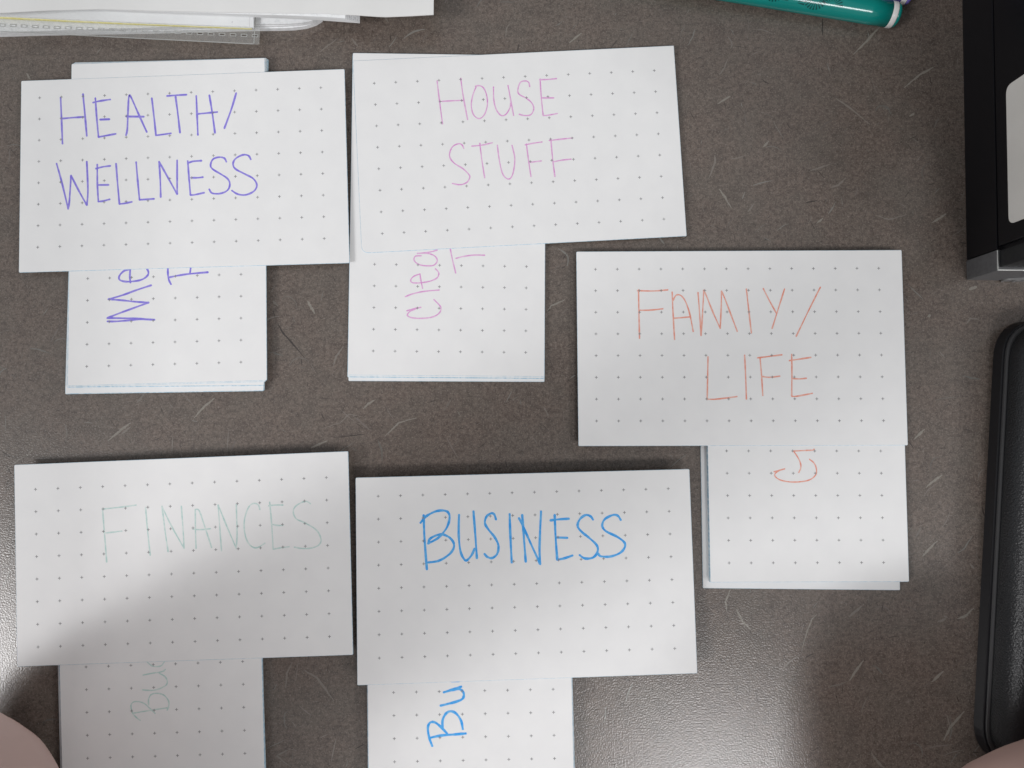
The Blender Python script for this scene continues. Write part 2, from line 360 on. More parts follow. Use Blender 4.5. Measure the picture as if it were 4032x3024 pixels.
w1 = [[(602, 282), (615, 390), (636, 550)], [(749, 266), (765, 380), (792, 523)], [(620, 410), (690, 406), (762, 403)],
      [(845, 318), (825, 370), (815, 430), (825, 485), (850, 513), (875, 513), (900, 485), (915, 430), (910, 370), (890, 325), (865, 312), (840, 315)],
      [(953, 320), (955, 400), (970, 460), (1000, 497), (1030, 490), (1055, 450), (1060, 420)], [(1043, 310), (1060, 400), (1078, 497)],
      [(1178, 318), (1172, 292), (1150, 282), (1120, 292), (1105, 335), (1112, 365), (1160, 392), (1195, 425), (1203, 460), (1185, 492), (1150, 498), (1113, 490)],
      [(1243, 270), (1250, 380), (1262, 498)], [(1262, 498), (1290, 496), (1350, 485)], [(1240, 275), (1290, 273), (1345, 268)], [(1258, 388), (1328, 388)]]
w2 = [[(768, 702), (757, 680), (735, 673), (700, 690), (682, 725), (682, 760), (710, 795), (765, 830), (802, 868), (803, 890), (785, 915), (745, 928), (697, 920)],
      [(818, 688), (880, 682), (945, 667)], [(868, 670), (880, 770), (898, 885)],
      [(977, 682), (990, 780), (1010, 860), (1040, 892), (1065, 880), (1080, 830), (1085, 760), (1068, 683)],
      [(1158, 675), (1170, 770), (1186, 877)], [(1150, 680), (1200, 670), (1255, 662)], [(1172, 790), (1250, 780)],
      [(1310, 645), (1320, 760), (1335, 877)], [(1300, 653), (1370, 645), (1445, 637)], [(1328, 785), (1380, 775), (1435, 769)]]
strokes("w", [w1, w2], X, ZS, .00050, M_INK['orchid'], t)
crosses([(1340 + 211 * .6329, 140 + 297 * .6329), (1340 + 1953 * .6329, 140 + 218 * .6329), (1340 + 2013 * .6329, 140 + 1142 * .6329), (1340 + 261 * .6329, 140 + 1232 * .6329)], 14, 8, ZS, t)

# -- family / life
GC = [(2772, 1030), (3541, 1027), (3580, 2290.5), (2797, 2293)]
hid = "plain white index card squared up inside the pile below the orange letters"
L_ = [([(2748, 1062), (3512, 1062), (3544.5, 2324), (2767, 2316)], "bottom white index card of the orange pile, jutting out to the left and below", 0)]
L_ += [([(x - .6 * (7 - k), y) for x, y in GC], hid, .00004) for k in range(7)]
top, z = pile(L_ + [(GC, "portrait dotted index card with two orange letters below the FAMIY card", 0)], "FAMIY LIFE")
X = (2700, 1700, .4521)
strokes("w", [[[(1118, 152), (1105, 160), (1040, 163), (938, 168)], [(938, 168), (965, 205), (995, 260), (1003, 310), (985, 355)],
               [(770, 348), (815, 336), (862, 323)], [(862, 323), (800, 345), (775, 375), (790, 400), (830, 422), (900, 436), (980, 437), (1060, 425), (1110, 400), (1138, 360), (1135, 310), (1115, 270), (1078, 240)]]], X, z, .00050, M_INK['orange'], top)
crosses([(2700 + 356 * .4521, 1700 + 167 * .4521), (2700 + 1698 * .4521, 1700 + 168 * .4521), (2700 + 1723 * .4521, 1700 + 1139 * .4521), (2700 + 378 * .4521, 1700 + 1143 * .4521)], 8, 6, z, top)
ZF = z + CT
q = [(2269.3, 990.6), (3550.3, 984.3), (3575, 1753.3), (2277.6, 1756.5)]
t = card(q, ZF, "landscape index card with FAMIY/ LIFE handwritten in orange", "title cards on top of the piles")
X = (2232, 940, .6329)
w1 = [[(446, 318), (448, 440), (452, 620)], [(440, 323), (540, 325), (628, 318)], [(450, 445), (520, 444), (597, 436)],
      [(655, 332), (660, 450), (670, 626)], [(660, 385), (675, 357), (692, 348), (715, 358), (740, 395), (765, 470), (786, 577)], [(665, 495), (700, 492), (768, 486)],
      [(816, 335), (825, 450), (835, 602)], [(835, 602), (843, 480), (852, 320)], [(852, 320), (870, 360), (910, 460), (954, 557)], [(954, 557), (960, 430), (962, 326)], [(962, 326), (980, 365), (1020, 470), (1060, 576)],
      [(1117, 313), (1130, 430), (1148, 586)], [(1222, 310), (1260, 385), (1305, 466)], [(1354, 313), (1325, 405), (1277, 558)], [(1577, 302), (1500, 455), (1427, 607)]]
w2 = [[(878, 735), (876, 860), (873, 998)], [(873, 998), (930, 998), (1058, 982)], [(1106, 725), (1112, 850), (1117, 998)], [(1202, 742), (1212, 860), (1219, 975)], [(1187, 741), (1260, 732), (1338, 722)], [(1217, 857), (1260, 862), (1325, 855)],
      [(1399, 720), (1400, 850), (1399, 978)], [(1399, 980), (1430, 980), (1527, 962)], [(1384, 758), (1440, 750), (1518, 738)], [(1408, 870), (1450, 872), (1490, 868)]]
strokes("w", [w1, w2], X, ZF, .00055, M_INK['orange'], t)
crosses([(2232 + 178 * .6329, 940 + 190 * .6329), (2232 + 1940 * .6329, 940 + 184 * .6329), (2232 + 1970 * .6329, 940 + 1132 * .6329), (2232 + 185 * .6329, 940 + 1134 * .6329)], 14, 8, ZF, t)

# -- finances
BUD = [(218.8, 1985), (1014, 1962), (1048.5, 3262), (250, 3285)]
hid = "plain white index card squared up inside the pile below the faint teal letters"
L_ = [([(212, 1985), (1006, 1964), (1043, 3268), (243, 3290)], "bottom white index card of the teal pile, a sliver showing on its left", 0)] + [(BUD, hid, .00035)] * 13
top, z = pile(L_ + [(BUD, "portrait dotted index card with faint teal letters Bu below the FINANCES card", 0)], "FINANCES")
X = (0, 2500, .6329)
strokes("w", [[[(873, 532), (850, 515), (825, 485), (815, 440), (830, 418), (860, 415), (895, 425), (925, 450), (965, 488)], [(925, 435), (925, 400), (940, 372), (975, 363), (1020, 375), (1048, 410), (1050, 440), (1040, 468)], [(825, 488), (900, 475), (1050, 452)],
               [(888, 342), (950, 345), (1000, 332), (1035, 310), (1040, 285), (1025, 258), (990, 238)], [(890, 250), (950, 238), (1010, 228), (1028, 214)], [(915, 160), (920, 172), (945, 192), (975, 197), (1005, 190), (1026, 160)]]], X, z, .00048, M_INK['teal'], top)
crosses([(536 * .6329, 2500 + 199 * .6329), (1510 * .6329, 2500 + 165 * .6329), (1524 * .6329, 2500 + 737 * .6329), (546 * .6329, 2500 + 767 * .6329)], 8, 5, z, top)
ZN = z + CT
q = [(55.7, 1830.5), (1370.9, 1776.7), (1390.5, 2578.6), (67.7, 2624.8)]
t = card(q, ZN, "landscape index card with FINANCES handwritten in faint teal", "title cards on top of the piles")
X = (0, 1740, .6329)
w1 = [[(638, 415), (650, 570), (664, 747)], [(638, 418), (740, 407), (847, 393)], [(650, 567), (700, 562), (758, 555)], [(906, 410), (918, 550), (935, 705)],
      [(1046, 683), (1028, 560), (1008, 400)], [(1008, 400), (1060, 510), (1145, 662)], [(1145, 662), (1140, 560), (1128, 400)],
      [(1220, 662), (1216, 540), (1215, 420)], [(1215, 420), (1240, 430), (1275, 530), (1317, 657)], [(1200, 543), (1250, 546), (1310, 540)],
      [(1378, 677), (1368, 540), (1357, 392)], [(1357, 392), (1405, 510), (1470, 662)], [(1470, 662), (1475, 560), (1470, 390)],
      [(1617, 420), (1605, 390), (1575, 383), (1545, 410), (1522, 480), (1520, 545), (1535, 610), (1565, 650), (1600, 658), (1648, 630)],
      [(1678, 375), (1690, 510), (1700, 668)], [(1700, 668), (1740, 660), (1800, 652)], [(1672, 398), (1710, 393), (1760, 393)], [(1695, 513), (1730, 520), (1762, 520)],
      [(1932, 385), (1905, 370), (1870, 380), (1835, 405), (1825, 440), (1845, 480), (1900, 505), (1970, 550), (1997, 605), (1985, 640), (1940, 660), (1880, 663), (1832, 655)]]
strokes("w", [w1], X, ZN, .00052, M_INK['teal'], t)
crosses([(221 * .6329, 1740 + 295 * .6329), (2030 * .6329, 1740 + 222 * .6329), (2050 * .6329, 1740 + 1211 * .6329), (237 * .6329, 1740 + 1276 * .6329)], 14, 8, ZN, t)

# -- business
BUS = [(1440, 2010), (2246, 1987), (2263, 3290), (1452, 3310)]
BUS = [(1441, 2010), (2236, 1987), (2265, 3300), (1453, 3318)]
hid = "plain white index card squared up inside the pile below the blue letters"
top, z = pile([(BUS, hid, .0003)] * 17 + [(BUS, "portrait dotted index card with blue letters Bu below the BUSINESS card", 0)], "BUSINESS")
X = (1360, 2500, .6329)
strokes("w", [[[(540, 690), (522, 640), (513, 580), (525, 548), (550, 542), (580, 560), (632, 612)], [(605, 575), (605, 530), (625, 490), (655, 475), (690, 490), (720, 535), (730, 585)], [(535, 638), (600, 625), (680, 619), (748, 613)],
               [(593, 440), (680, 418), (725, 400), (737, 378), (732, 355), (708, 337), (660, 344)], [(613, 357), (660, 342), (720, 322)]]], X, z, .00092, M_INK['blue'], top)
strokes("w", [[[(660, 292), (708, 291)]]], X, z, .0003, M_INK['blue'], top)
crosses([(1360 + 300 * .6329, 2500 + 358 * .6329), (1360 + 1292 * .6329, 2500 + 338 * .6329), (1360 + 1304 * .6329, 2500 + 913 * .6329), (1360 + 308 * .6329, 2500 + 934 * .6329)], 8, 5, z, top)
ZB = z + CT
q = [(1399.9, 1881), (2714.4, 1846.8), (2746, 2651.2), (1406.8, 2698.7)]
t = card(q, ZB, "landscape index card with BUSINESS handwritten in bright blue", "title cards on top of the piles")
X = (1360, 1800, .6329)
w1 = [[(487, 362), (492, 500), (507, 697)], [(468, 408), (500, 370), (560, 338), (610, 332), (640, 345), (648, 380), (630, 440), (580, 500), (515, 537)], [(515, 537), (530, 505), (590, 480), (640, 495), (672, 530), (672, 570), (640, 610), (580, 645), (518, 655)],
      [(707, 360), (705, 480), (715, 580), (735, 630), (755, 642), (785, 610), (803, 570)], [(797, 338), (808, 480), (818, 628)],
      [(937, 387), (925, 355), (905, 350), (878, 370), (868, 410), (890, 450), (930, 500), (952, 550), (945, 600), (915, 627), (885, 622), (866, 603)], [(1022, 355), (1027, 500), (1035, 655)],
      [(1122, 650), (1112, 520), (1100, 360)], [(1080, 380), (1105, 430), (1150, 530), (1212, 665)], [(1212, 665), (1208, 560), (1217, 338)],
      [(1302, 360), (1308, 500), (1318, 638)], [(1318, 638), (1360, 630), (1412, 612)], [(1276, 393), (1330, 387), (1390, 383)], [(1312, 500), (1380, 502)],
      [(1540, 388), (1525, 368), (1495, 360), (1460, 385), (1445, 425), (1465, 460), (1520, 505), (1565, 550), (1568, 590), (1540, 625), (1490, 630), (1458, 610)],
      [(1713, 390), (1695, 365), (1665, 360), (1615, 385), (1598, 425), (1620, 460), (1690, 495), (1735, 530), (1738, 560), (1710, 595), (1650, 618), (1590, 617), (1573, 600)]]
strokes("w", [w1], X, ZB, .00088, M_INK['blue'], t)
crosses([(1360 + 204 * .6329, 1800 + 243 * .6329), (1360 + 2008 * .6329, 1800 + 196 * .6329), (1360 + 2049 * .6329, 1800 + 1190 * .6329), (1360 + 211 * .6329, 1800 + 1250 * .6329)], 14, 8, ZB, t)

# ------------------------------------------------------------------ papers at the upper left
M_WHITE = pmat("office_paper", (0.78, 0.79, 0.79), 0.7, spec=0.2, noise=(60, (0.74, 0.75, 0.755), .35, .65))
M_COVER = pmat("folder_cover", (0.77, 0.77, 0.76), 0.65, spec=0.2, noise=(50, (0.74, 0.74, 0.73), .35, .65))
M_YELLOW = pmat("yellow_backing", (0.72, 0.66, 0.26), 0.7, spec=0.2, noise=(400, (0.78, 0.74, 0.42), .4, .65))
M_PAGE = pmat("page_edge", (0.84, 0.85, 0.86), 0.75, spec=0.15, noise=(800, (0.72, 0.74, 0.75), .45, .7))
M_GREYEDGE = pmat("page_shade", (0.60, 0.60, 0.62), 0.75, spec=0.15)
M_CLEAR = pmat("clear_plastic", (0.60, 0.61, 0.60), 0.28, spec=0.5, alpha=0.25)
M_CLEARRIM = pmat("clear_plastic_cut", (0.42, 0.43, 0.42), 0.35, spec=0.5, alpha=0.85)
YT = -420
def sheet(name, px, z0, z1, mats, parent=None, side=0, loc=None):
    bm = bmesh.new(); prism(bm, [at(x, y, z1) for x, y in px], z0, z1, side); return link(name, bm, mats, parent, loc)
# notebook with a rounded corner, lowest
n0 = at(600, -100, 0)
book = empty("notebook", (n0.x, n0.y, 0), "white notebook with a rounded corner lying lowest in the paper heap", "notebook")
NB = [((1268, 80), (1243, 96), (1205, 108), (1160, 114), (1100, 116), (1000, 117), (798, 122), (600, 127), (380, 131), (163, 135), (0, 140), (-250, 147)),
      ((1262, 76), (1236, 92), (1198, 103), (1150, 109), (1100, 111), (1000, 112), (600, 122), (160, 130), (-250, 140)),
      ((1256, 74), (1232, 87), (1190, 96), (1120, 101), (1000, 103), (600, 114), (160, 126), (-250, 136)),
      ((1250, 70), (1228, 82), (1186, 90), (1120, 94), (1000, 95), (600, 108), (160, 122), (-250, 133))]
z = 0.0
for k, e in enumerate(NB):
    sheet("cover" if k == 0 else "page", [(-250, YT), (e[0][0] + 8, YT)] + list(e), z, z + .0011, [M_PAGE if k else M_WHITE, M_PAGE], book, 1); z += .00113
# clear comb-punched sheet
ZC = z + .0002
c0 = at(500, 60, ZC)
clear = empty("clear_sheet", (c0.x, c0.y, ZC), "clear plastic sheet with a row of punched binding slots, under the yellow edged pad", "plastic sheet")
bl, br = at(-160, 117, ZC), at(1001, 175, ZC); tl, tr = at(-150, -300, ZC), at(1004, -300, ZC)
ex = (br - bl).normalized(); ey = Vector((-ex.y, ex.x, 0))
h0 = at(8, 99, ZC); h1 = at(961, 139, ZC); step = (h1 - h0) / 22
bm = bmesh.new(); bmr = bmesh.new()
def quadv(b, pts, z): b.faces.new([b.verts.new((p.x, p.y, z)) for p in pts])
hw, hh = .00095, .00026
sx = step.normalized(); sy = Vector((-sx.y, sx.x, 0))
rowc = [h0 + step * i for i in range(-4, 24)]
def along(p, q, s): # point on the line p-q where the along coordinate of s falls
    d = q - p; t = ((s - p).dot(sx)) / d.dot(sx); return p + d * t
for i, c in enumerate(rowc):
    a, b_ = c - sx * hw, c + sx * hw; nx_ = rowc[i + 1] - sx * hw if i + 1 < len(rowc) else c + sx * (hw + .0009)
    for (s, e, hole) in ((a, b_, True), (b_, nx_, False)):
        lo_s, lo_e = along(bl, br, s), along(bl, br, e)
        up_s, up_e = s + sy * .022, e + sy * .022
        if hole:
            quadv(bm, [lo_s, lo_e, e - sy * hh, s - sy * hh], ZC); quadv(bm, [s + sy * hh, e + sy * hh, up_e, up_s], ZC)
            g = .00030
            o = [s - sx * g - sy * (hh + g), e + sx * g - sy * (hh + g), e + sx * g + sy * (hh + g), s - sx * g + sy * (hh + g)]
            n_ = [s - sy * hh, e - sy * hh, e + sy * hh, s + sy * hh]
            for k in range(4): quadv(bmr, [o[k], o[(k + 1) % 4], n_[(k + 1) % 4], n_[k]], ZC + .00003)
        else:
            quadv(bm, [lo_s, lo_e, up_e, up_s], ZC)
bmesh.ops.remove_doubles(bm, verts=bm.verts, dist=1e-7)
link("plastic_film", bm, M_CLEAR, clear); tag(link("slot_rims", bmr, M_CLEARRIM, clear), kind='stuff')
bm = bmesh.new()
for p, q, wd in ((bl, br, .0003), (br, along(bl, br, br) + sy * .0225, .0003)):
    d = (q - p).normalized(); nn = Vector((-d.y, d.x, 0)); quadv(bm, [p, q, q + nn * wd, p + nn * wd], ZC + .00004)
link("film_edge", bm, M_CLEARRIM, clear)
# pad with yellow backing
z = ZC + .0003
p0 = at(500, -100, z)
pad = empty("writing_pad", (p0.x, p0.y, z), "white pad with a thin yellow edge lying on the clear sheet", "paper pad")
sheet("backing_board", [(-250, YT), (994, YT), (990, 112), (771, 104), (500, 93), (250, 82), (0, 70), (-250, 60)], z, z + .0009, M_YELLOW, pad)
sheet("page", [(-250, YT), (1001, YT), (998, 106), (771, 97), (500, 86), (250, 74), (0, 61), (-250, 50)], z + .00095, z + .0020, [M_WHITE, M_PAGE], pad, 1)
bm = bmesh.new()
for a, b_, wd in (((983, 40), (981, 105), .0002), ((914, 82), (911, 89), .0004)):
    P_, Q_ = at(*a, z + .00203), at(*b_, z + .00203); d = (Q_ - P_).normalized(); nn = Vector((-d.y, d.x, 0)); quadv(bm, [P_, Q_, Q_ + nn * wd, P_ + nn * wd], z + .00203)
link("pencil_mark", bm, M_GREYEDGE, pad)
# booklet with stepped pages
z += .0022
b0 = at(900, -100, z)
bok = empty("booklet", (b0.x, b0.y, z), "thick white booklet with stepped page ends under the topmost grey sheet", "booklet")
for k in range(8):
    xr = 1416 - 8 * k; dy = k * 2.2
    e = [(xr, YT), (xr, 88 - dy), (1264, 77 - dy * .72), (1100, 68 - dy * .55), (988, 64 - dy * .5), (771, 56 - dy * .4), (500, 45 - dy * .2), (393, 39 - dy * .15), (200, 31), (-250, 20)]
    pg = sheet("page", [(-250, YT)] + e, z, z + .0007, [M_PAGE, M_WHITE, M_GREYEDGE], bok, 1); z += .00072
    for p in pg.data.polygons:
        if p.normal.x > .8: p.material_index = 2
# topmost sheet, slightly bowed
z += .0002
edge = [(-250, 58), (0, 51), (190, 41), (390, 36), (600, 42), (771, 46), (1010, 50), (1264, 52), (1416, 60), (1492, 65), (1524, 66), (1620, 62), (1707, 57)]
bm = bmesh.new(); prism(bm, [at(x, y, z + .0004) for x, y in [(-250, YT)] + edge + [(1711, YT)]], z, z + .0004)
s0 = at(900, -100, z)
tag(link("paper_sheet", bm, M_COVER, None, Vector((s0.x, s0.y, z))), "topmost pale grey sheet of the heap with a gently wavy lower edge", "paper sheet")

# ------------------------------------------------------------------ felt markers
M_TEAL = pmat("teal_barrel", (0.004, 0.225, 0.200), 0.16, spec=0.5, noise=(40, (0.005, 0.245, 0.215), .4, .6))
M_TEALDK = pmat("teal_print", (0.001, 0.070, 0.066), 0.18, spec=0.5)
M_PURP = pmat("purple_barrel", (0.17, 0.14, 0.50), 0.2, spec=0.5)
M_PURPDK = pmat("purple_print", (0.08, 0.06, 0.30), 0.2, spec=0.5)
M_RING = pmat("white_ring", (0.74, 0.73, 0.72), 0.3, spec=0.4)
def marker(end, other, rad, mats, label):
    """barrel lies on the desk; end = point of the axis at the tail, other = further along the axis"""
    ax = (other - end); ax.z = 0; ax.normalize(); side = Vector((-ax.y, ax.x, 0)); up = Vector((0, 0, 1))
    base = Vector((end.x, end.y, 0)); root = empty("felt_marker", base, label, "marker", "felt markers lying at the top of the desk")
    def lathe(name, prof, mat):
        bm = bmesh.new(); rings = []; n = 48
        for s, r in prof:
            c = base + ax * s + up * rad
            rings.append([bm.verts.new(c + (side * math.cos(2 * math.pi * k / n) + up * math.sin(2 * math.pi * k / n)) * r) for k in range(n)])
        for a, b in zip(rings[:-1], rings[1:]):
            for k in range(n): bm.faces.new((a[k], a[(k + 1) % n], b[(k + 1) % n], b[k]))
        bm.faces.new(rings[0][::-1]); bm.faces.new(rings[-1])
        bmesh.ops.recalc_face_normals(bm, faces=bm.faces)
        return link(name, bm, mat, root, smooth=True)
    lathe("barrel", [(.0041, rad), (.012, rad), (.06, rad), (.118, rad)], mats[0])
    lathe("ring", [(.0019, rad * .985), (.0022, rad * 1.004), (.0038, rad * 1.004), (.0041, rad * .985)], M_RING)
    lathe("end_plug", [(-.0002, rad * .45), (.0002, rad * .75), (.0009, rad * .90), (.0019, rad * .955)], mats[0])
    lathe("cap", [(.1182, rad * 1.06), (.150, rad * 1.02), (.158, rad * .8), (.160, rad * .4)], mats[0])
    bm = bmesh.new()         # printed starbursts wrapped round the barrel
    for (s0, a0, r0, r1, nr, f0, f1) in ((.0427, .80, .0019, .0045, 22, 0, 3.3), (.0345, 1.35, .0017, .0045, 22, 3.0, 6.4), (.0278, .92, .0017, .0042, 22, 0.2, 3.2), (.0508, 1.45, .0018, .0044, 22, 3, 6.3), (.0590, .84, .0018, .0044, 22, 0, 3.3), (.0350, 2.5, .0018, .0044, 22, 0, 6.3), (.0675, 1.4, .0018, .0044, 22, 3, 6.3)):
        for k in range(nr):
            th = 2 * math.pi * k / nr + .07; vs = []
            if not f0 <= th <= f1: continue
            for q in range(7):
                rr = r0 + (r1 - r0) * q / 6; ha = .050 + .022 * q / 6; row = []
                for off in (-ha, ha):
                    s = s0 + rr * math.cos(th + off); an = a0 + rr * math.sin(th + off) / rad
                    row.append(bm.verts.new(base + ax * s + up * rad + (side * math.cos(an) + up * math.sin(an)) * (rad + .00005)))
                if vs: bm.faces.new((vs[0], vs[1], row[1], row[0]))
                vs = row
    bmesh.ops.recalc_face_normals(bm, faces=bm.faces)
    tag(link("starburst_print", bm, mats[1], root), kind='stuff')
    return root
RM = .0049
e0 = at(3537, 62, RM); e1 = at(2900, -42, RM)
marker(e0, e1, RM, (M_TEAL, M_TEALDK), "teal felt marker with white ring and printed starbursts on the barrel")
axm = (e1 - e0).normalized(); sd = Vector((axm.y, -axm.x, 0))
e0b = at(3586, -15, .0036)
marker(e0b, e0b + (e1 - e0), .0036, (M_PURP, M_PURPDK), "purple felt marker whose end peeks out behind the teal marker")

# ------------------------------------------------------------------ black device with the silver foot
M_BLK = pmat("black_gloss_plastic", (0.006, 0.006, 0.008), 0.35, spec=0.3)
M_BLK2 = pmat("black_matt_plastic", (0.014, 0.015, 0.017), 0.5, spec=0.35, noise=(300, (0.018, 0.019, 0.02), .4, .6))
M_SILV = pmat("silver_plastic", (0.125, 0.125, 0.13), 0.5, metal=0.2, spec=0.35, noise=(700, (0.145, 0.145, 0.15), .4, .6))
M_RIM = pmat("bright_rim", (0.75, 0.76, 0.74), 0.25, metal=0.5)
M_LABEL = pmat("pale_label", (0.82, 0.80, 0.76), 0.6, spec=0.2, noise=(70, (0.79, 0.77, 0.73), .4, .6))
P0 = at(3805, 1103, 0); PB = at(3786, 0, 0)
vy = (PB - P0).normalized(); vx = Vector((vy.y, -vy.x, 0))     # vx points to the right, away from the camera
MD = Matrix.Translation(P0) @ Matrix(((vx.x, vy.x, 0, 0), (vx.y, vy.y, 0, 0), (0, 0, 1, 0), (0, 0, 0, 1)))
dev = empty("electronic_device", (P0.x, P0.y, 0), "tall black electronic device with silver front foot and pale label on its side", "black device")
SH = .0190; HT = .140; DX = .115; DY = .215
def dpart(name, dims, mat, bev=0.0):
    bm = bmesh.new(); box(bm, *dims, M=MD)
    if bev: bmesh.ops.bevel(bm, geom=bm.edges[:], offset=bev, segments=2, profile=.6, affect='EDGES')
    return link(name, bm, mat, dev)
yl = MD.inverted() @ on_plane(3921, 985, P0, vx)
yl = yl.y
dpart("base_shell", (.0002, DX, yl + .0003, DY, 0.0, SH - .0002), M_BLK, .0003)
dpart("silver_foot", (0, DX, 0, yl, 0, SH), M_SILV, .0004)
bm = bmesh.new()
for d in ((0, DX, 0.0, .0005, SH, SH + .0005), (0, .0004, .0005, yl, SH, SH + .0005)): box(bm, *d, M=MD)
bmesh.ops.bevel(bm, geom=bm.edges[:], offset=.00015, segments=2, affect='EDGES'); link("foot_rim", bm, M_RIM, dev)
dpart("front_bezel", (.0009, DX, .0012, yl - .0003, SH + .0001, HT), M_BLK2, .0004)
dpart("side_cover", (.0003, DX, yl + .0012, DY, SH + .0004, HT), M_BLK, .0006)
dpart("seam_core", (.0018, DX - .002, yl - .0004, DY - .002, SH - .002, HT - .002), M_BLK)
pts = [MD.inverted() @ on_plane(x, y, P0 + vx * .0002, vx) for x, y in ((3955.5, 345), (3979, 882))]
y1, y0, zl = pts[0].y, pts[1].y, (pts[0].z + pts[1].z) / 2
bm = bmesh.new(); rr = rounded([Vector((y0, zl, 0)), Vector((y1, zl, 0)), Vector((y1, zl + .060, 0)), Vector((y0, zl + .060, 0))], .0032, 6)
f = [bm.verts.new(MD @ Vector((.0001, p.x, p.y))) for p in rr]; b_ = [bm.verts.new(MD @ Vector((.00035, p.x, p.y))) for p in rr]
bm.faces.new(f); bm.faces.new(b_[::-1])
for i in range(len(f)): bm.faces.new((f[i - 1], f[i], b_[i], b_[i - 1]))
bmesh.ops.recalc_face_normals(bm, faces=bm.faces); link("side_label", bm, M_LABEL, dev)
# oval badge on the front of the silver foot
lf = MD.inverted() @ on_plane(3944, 1101, P0, vy); bt = MD.inverted() @ on_plane(4031, 1112, P0, vy)
cx_, ax_ = lf.x + .0150, .0150; cz_, az_ = lf.z, abs(lf.z - bt.z) + .0006
bad = None
def ellring(bm, a0, a1, y0, y1, n=64):
    r0 = [bm.verts.new(MD @ Vector((cx_ + ax_ * a0 * math.cos(t), y0, cz_ + az_ * a0 * math.sin(t)))) for t in [2 * math.pi * k / n for k in range(n)]]
    r1 = [bm.verts.new(MD @ Vector((cx_ + ax_ * a1 * math.cos(t), y1, cz_ + az_ * a1 * math.sin(t)))) for t in [2 * math.pi * k / n for k in range(n)]]
    for k in range(n): bm.faces.new((r0[k], r0[(k + 1) % n], r1[(k + 1) % n], r1[k]))
    return r0, r1
bm = bmesh.new(); ellring(bm, 1.0, .99, .0, -.0006); ellring(bm, .99, .93, -.0006, -.0006); ellring(bm, .93, .92, -.0006, -.0003); ellring(bm, .72, .715, -.0003, -.0006); ellring(bm, .715, .66, -.0006, -.0006); ellring(bm, .66, .65, -.0006, -.0003)
bmesh.ops.recalc_face_normals(bm, faces=bm.faces); bad = link("oval_badge", bm, pmat("badge_rim", (0.22, 0.22, 0.22), .35, metal=.3), dev)
bm = bmesh.new(); a, b2 = ellring(bm, .93, .66, -.0003, -.0003); c_, d_ = ellring(bm, .655, .1, -.0003, -.0003); bm.faces.new(d_)
bmesh.ops.recalc_face_normals(bm, faces=bm.faces); link("badge_plate", bm, pmat("badge_grey", (0.16, 0.16, 0.17), .4, metal=.4, noise=(900, (.28, .28, .28), .45, .6)), dev)

# ------------------------------------------------------------------ black pebbled case at the right edge
M_PEB, nt_, bs_ = newmat("pebbled_black_plastic")
bs_.inputs["Base Color"].default_value = (0.012, 0.013, 0.015, 1); bs_.inputs["Roughness"].default_value = 0.36; bs_.inputs["Specular IOR Level"].default_value = 0.5
v_ = nt_.nodes.new("ShaderNodeTexNoise"); v_.inputs["Scale"].default_value = 1500; v_.inputs["Detail"].default_value = 1.5
tc_ = nt_.nodes.new("ShaderNodeTexCoord"); nt_.links.new(tc_.outputs["Object"], v_.inputs["Vector"])
bp_ = nt_.nodes.new("ShaderNodeBump"); bp_.inputs["Distance"].default_value = .0004; bp_.inputs["Strength"].default_value = .8
nt_.links.new(v_.outputs[0], bp_.inputs["Height"]); nt_.links.new(bp_.outputs[0], bs_.inputs["Normal"])
ct = at(3911, 1255, 0); cb = at(3818, 2985, 0)
uy = (ct - cb).normalized(); ux = Vector((uy.y, -uy.x, 0)); Hc = (ct - cb).length; Wc = .125
MC = Matrix.Translation(cb) @ Matrix(((ux.x, uy.x, 0, 0), (ux.y, uy.y, 0, 0), (0, 0, 1, 0), (0, 0, 0, 1)))
case = empty("plastic_case", (cb.x, cb.y, 0), "black pebble textured plastic case with rounded corners at the right edge", "black case")
def loops(name, prof, mat, rc=.0125, closed=True, ys=0.0):
    bm = bmesh.new(); L2 = []
    for (z, i) in prof:
        pts = [Vector((i, i + ys, 0)), Vector((Wc - i, i + ys, 0)), Vector((Wc - i, Hc - i, 0)), Vector((i, Hc - i, 0))]
        L2.append([bm.verts.new(MC @ Vector((p.x, p.y, z))) for p in rounded(pts, max(rc - i * .6, .002) * 1.25, 10)])
    for a, b in zip(L2[:-1], L2[1:]):
        n = len(a)
        for k in range(n): bm.faces.new((a[k], a[(k + 1) % n], b[(k + 1) % n], b[k]))
    if closed: bm.faces.new(L2[0][::-1]); bm.faces.new(L2[-1])
    bmesh.ops.recalc_face_normals(bm, faces=bm.faces)
    return link(name, bm, mat, case, smooth=False)
M_CBLK = pmat("case_wall_black", (0.010, 0.010, 0.012), 0.38, spec=0.4); M_SEAM = pmat("case_seam", (0.05, 0.05, 0.052), 0.35, spec=0.5)
loops("lower_shell", [(0.0, .0010), (.0012, 0.0), (.0060, .0004), (.0064, .0006)], M_CBLK)
loops("seam_band", [(.0064, .0012), (.0066, .0011), (.0074, .0012), (.0076, .0018), (.0076, .0030)], M_SEAM)
o = loops("upper_shell", [(.0074, .0021), (.0086, .0019), (.0120, .0021), (.0140, .0026), (.0160, .0036), (.0175, .0050), (.0186, .0070), (.0192, .0092), (.0194, .0118), (.0190, .0134), (.0180, .0140), (.0170, .0141)], M_PEB, .0135)
for p in o.data.polygons: p.use_smooth = True

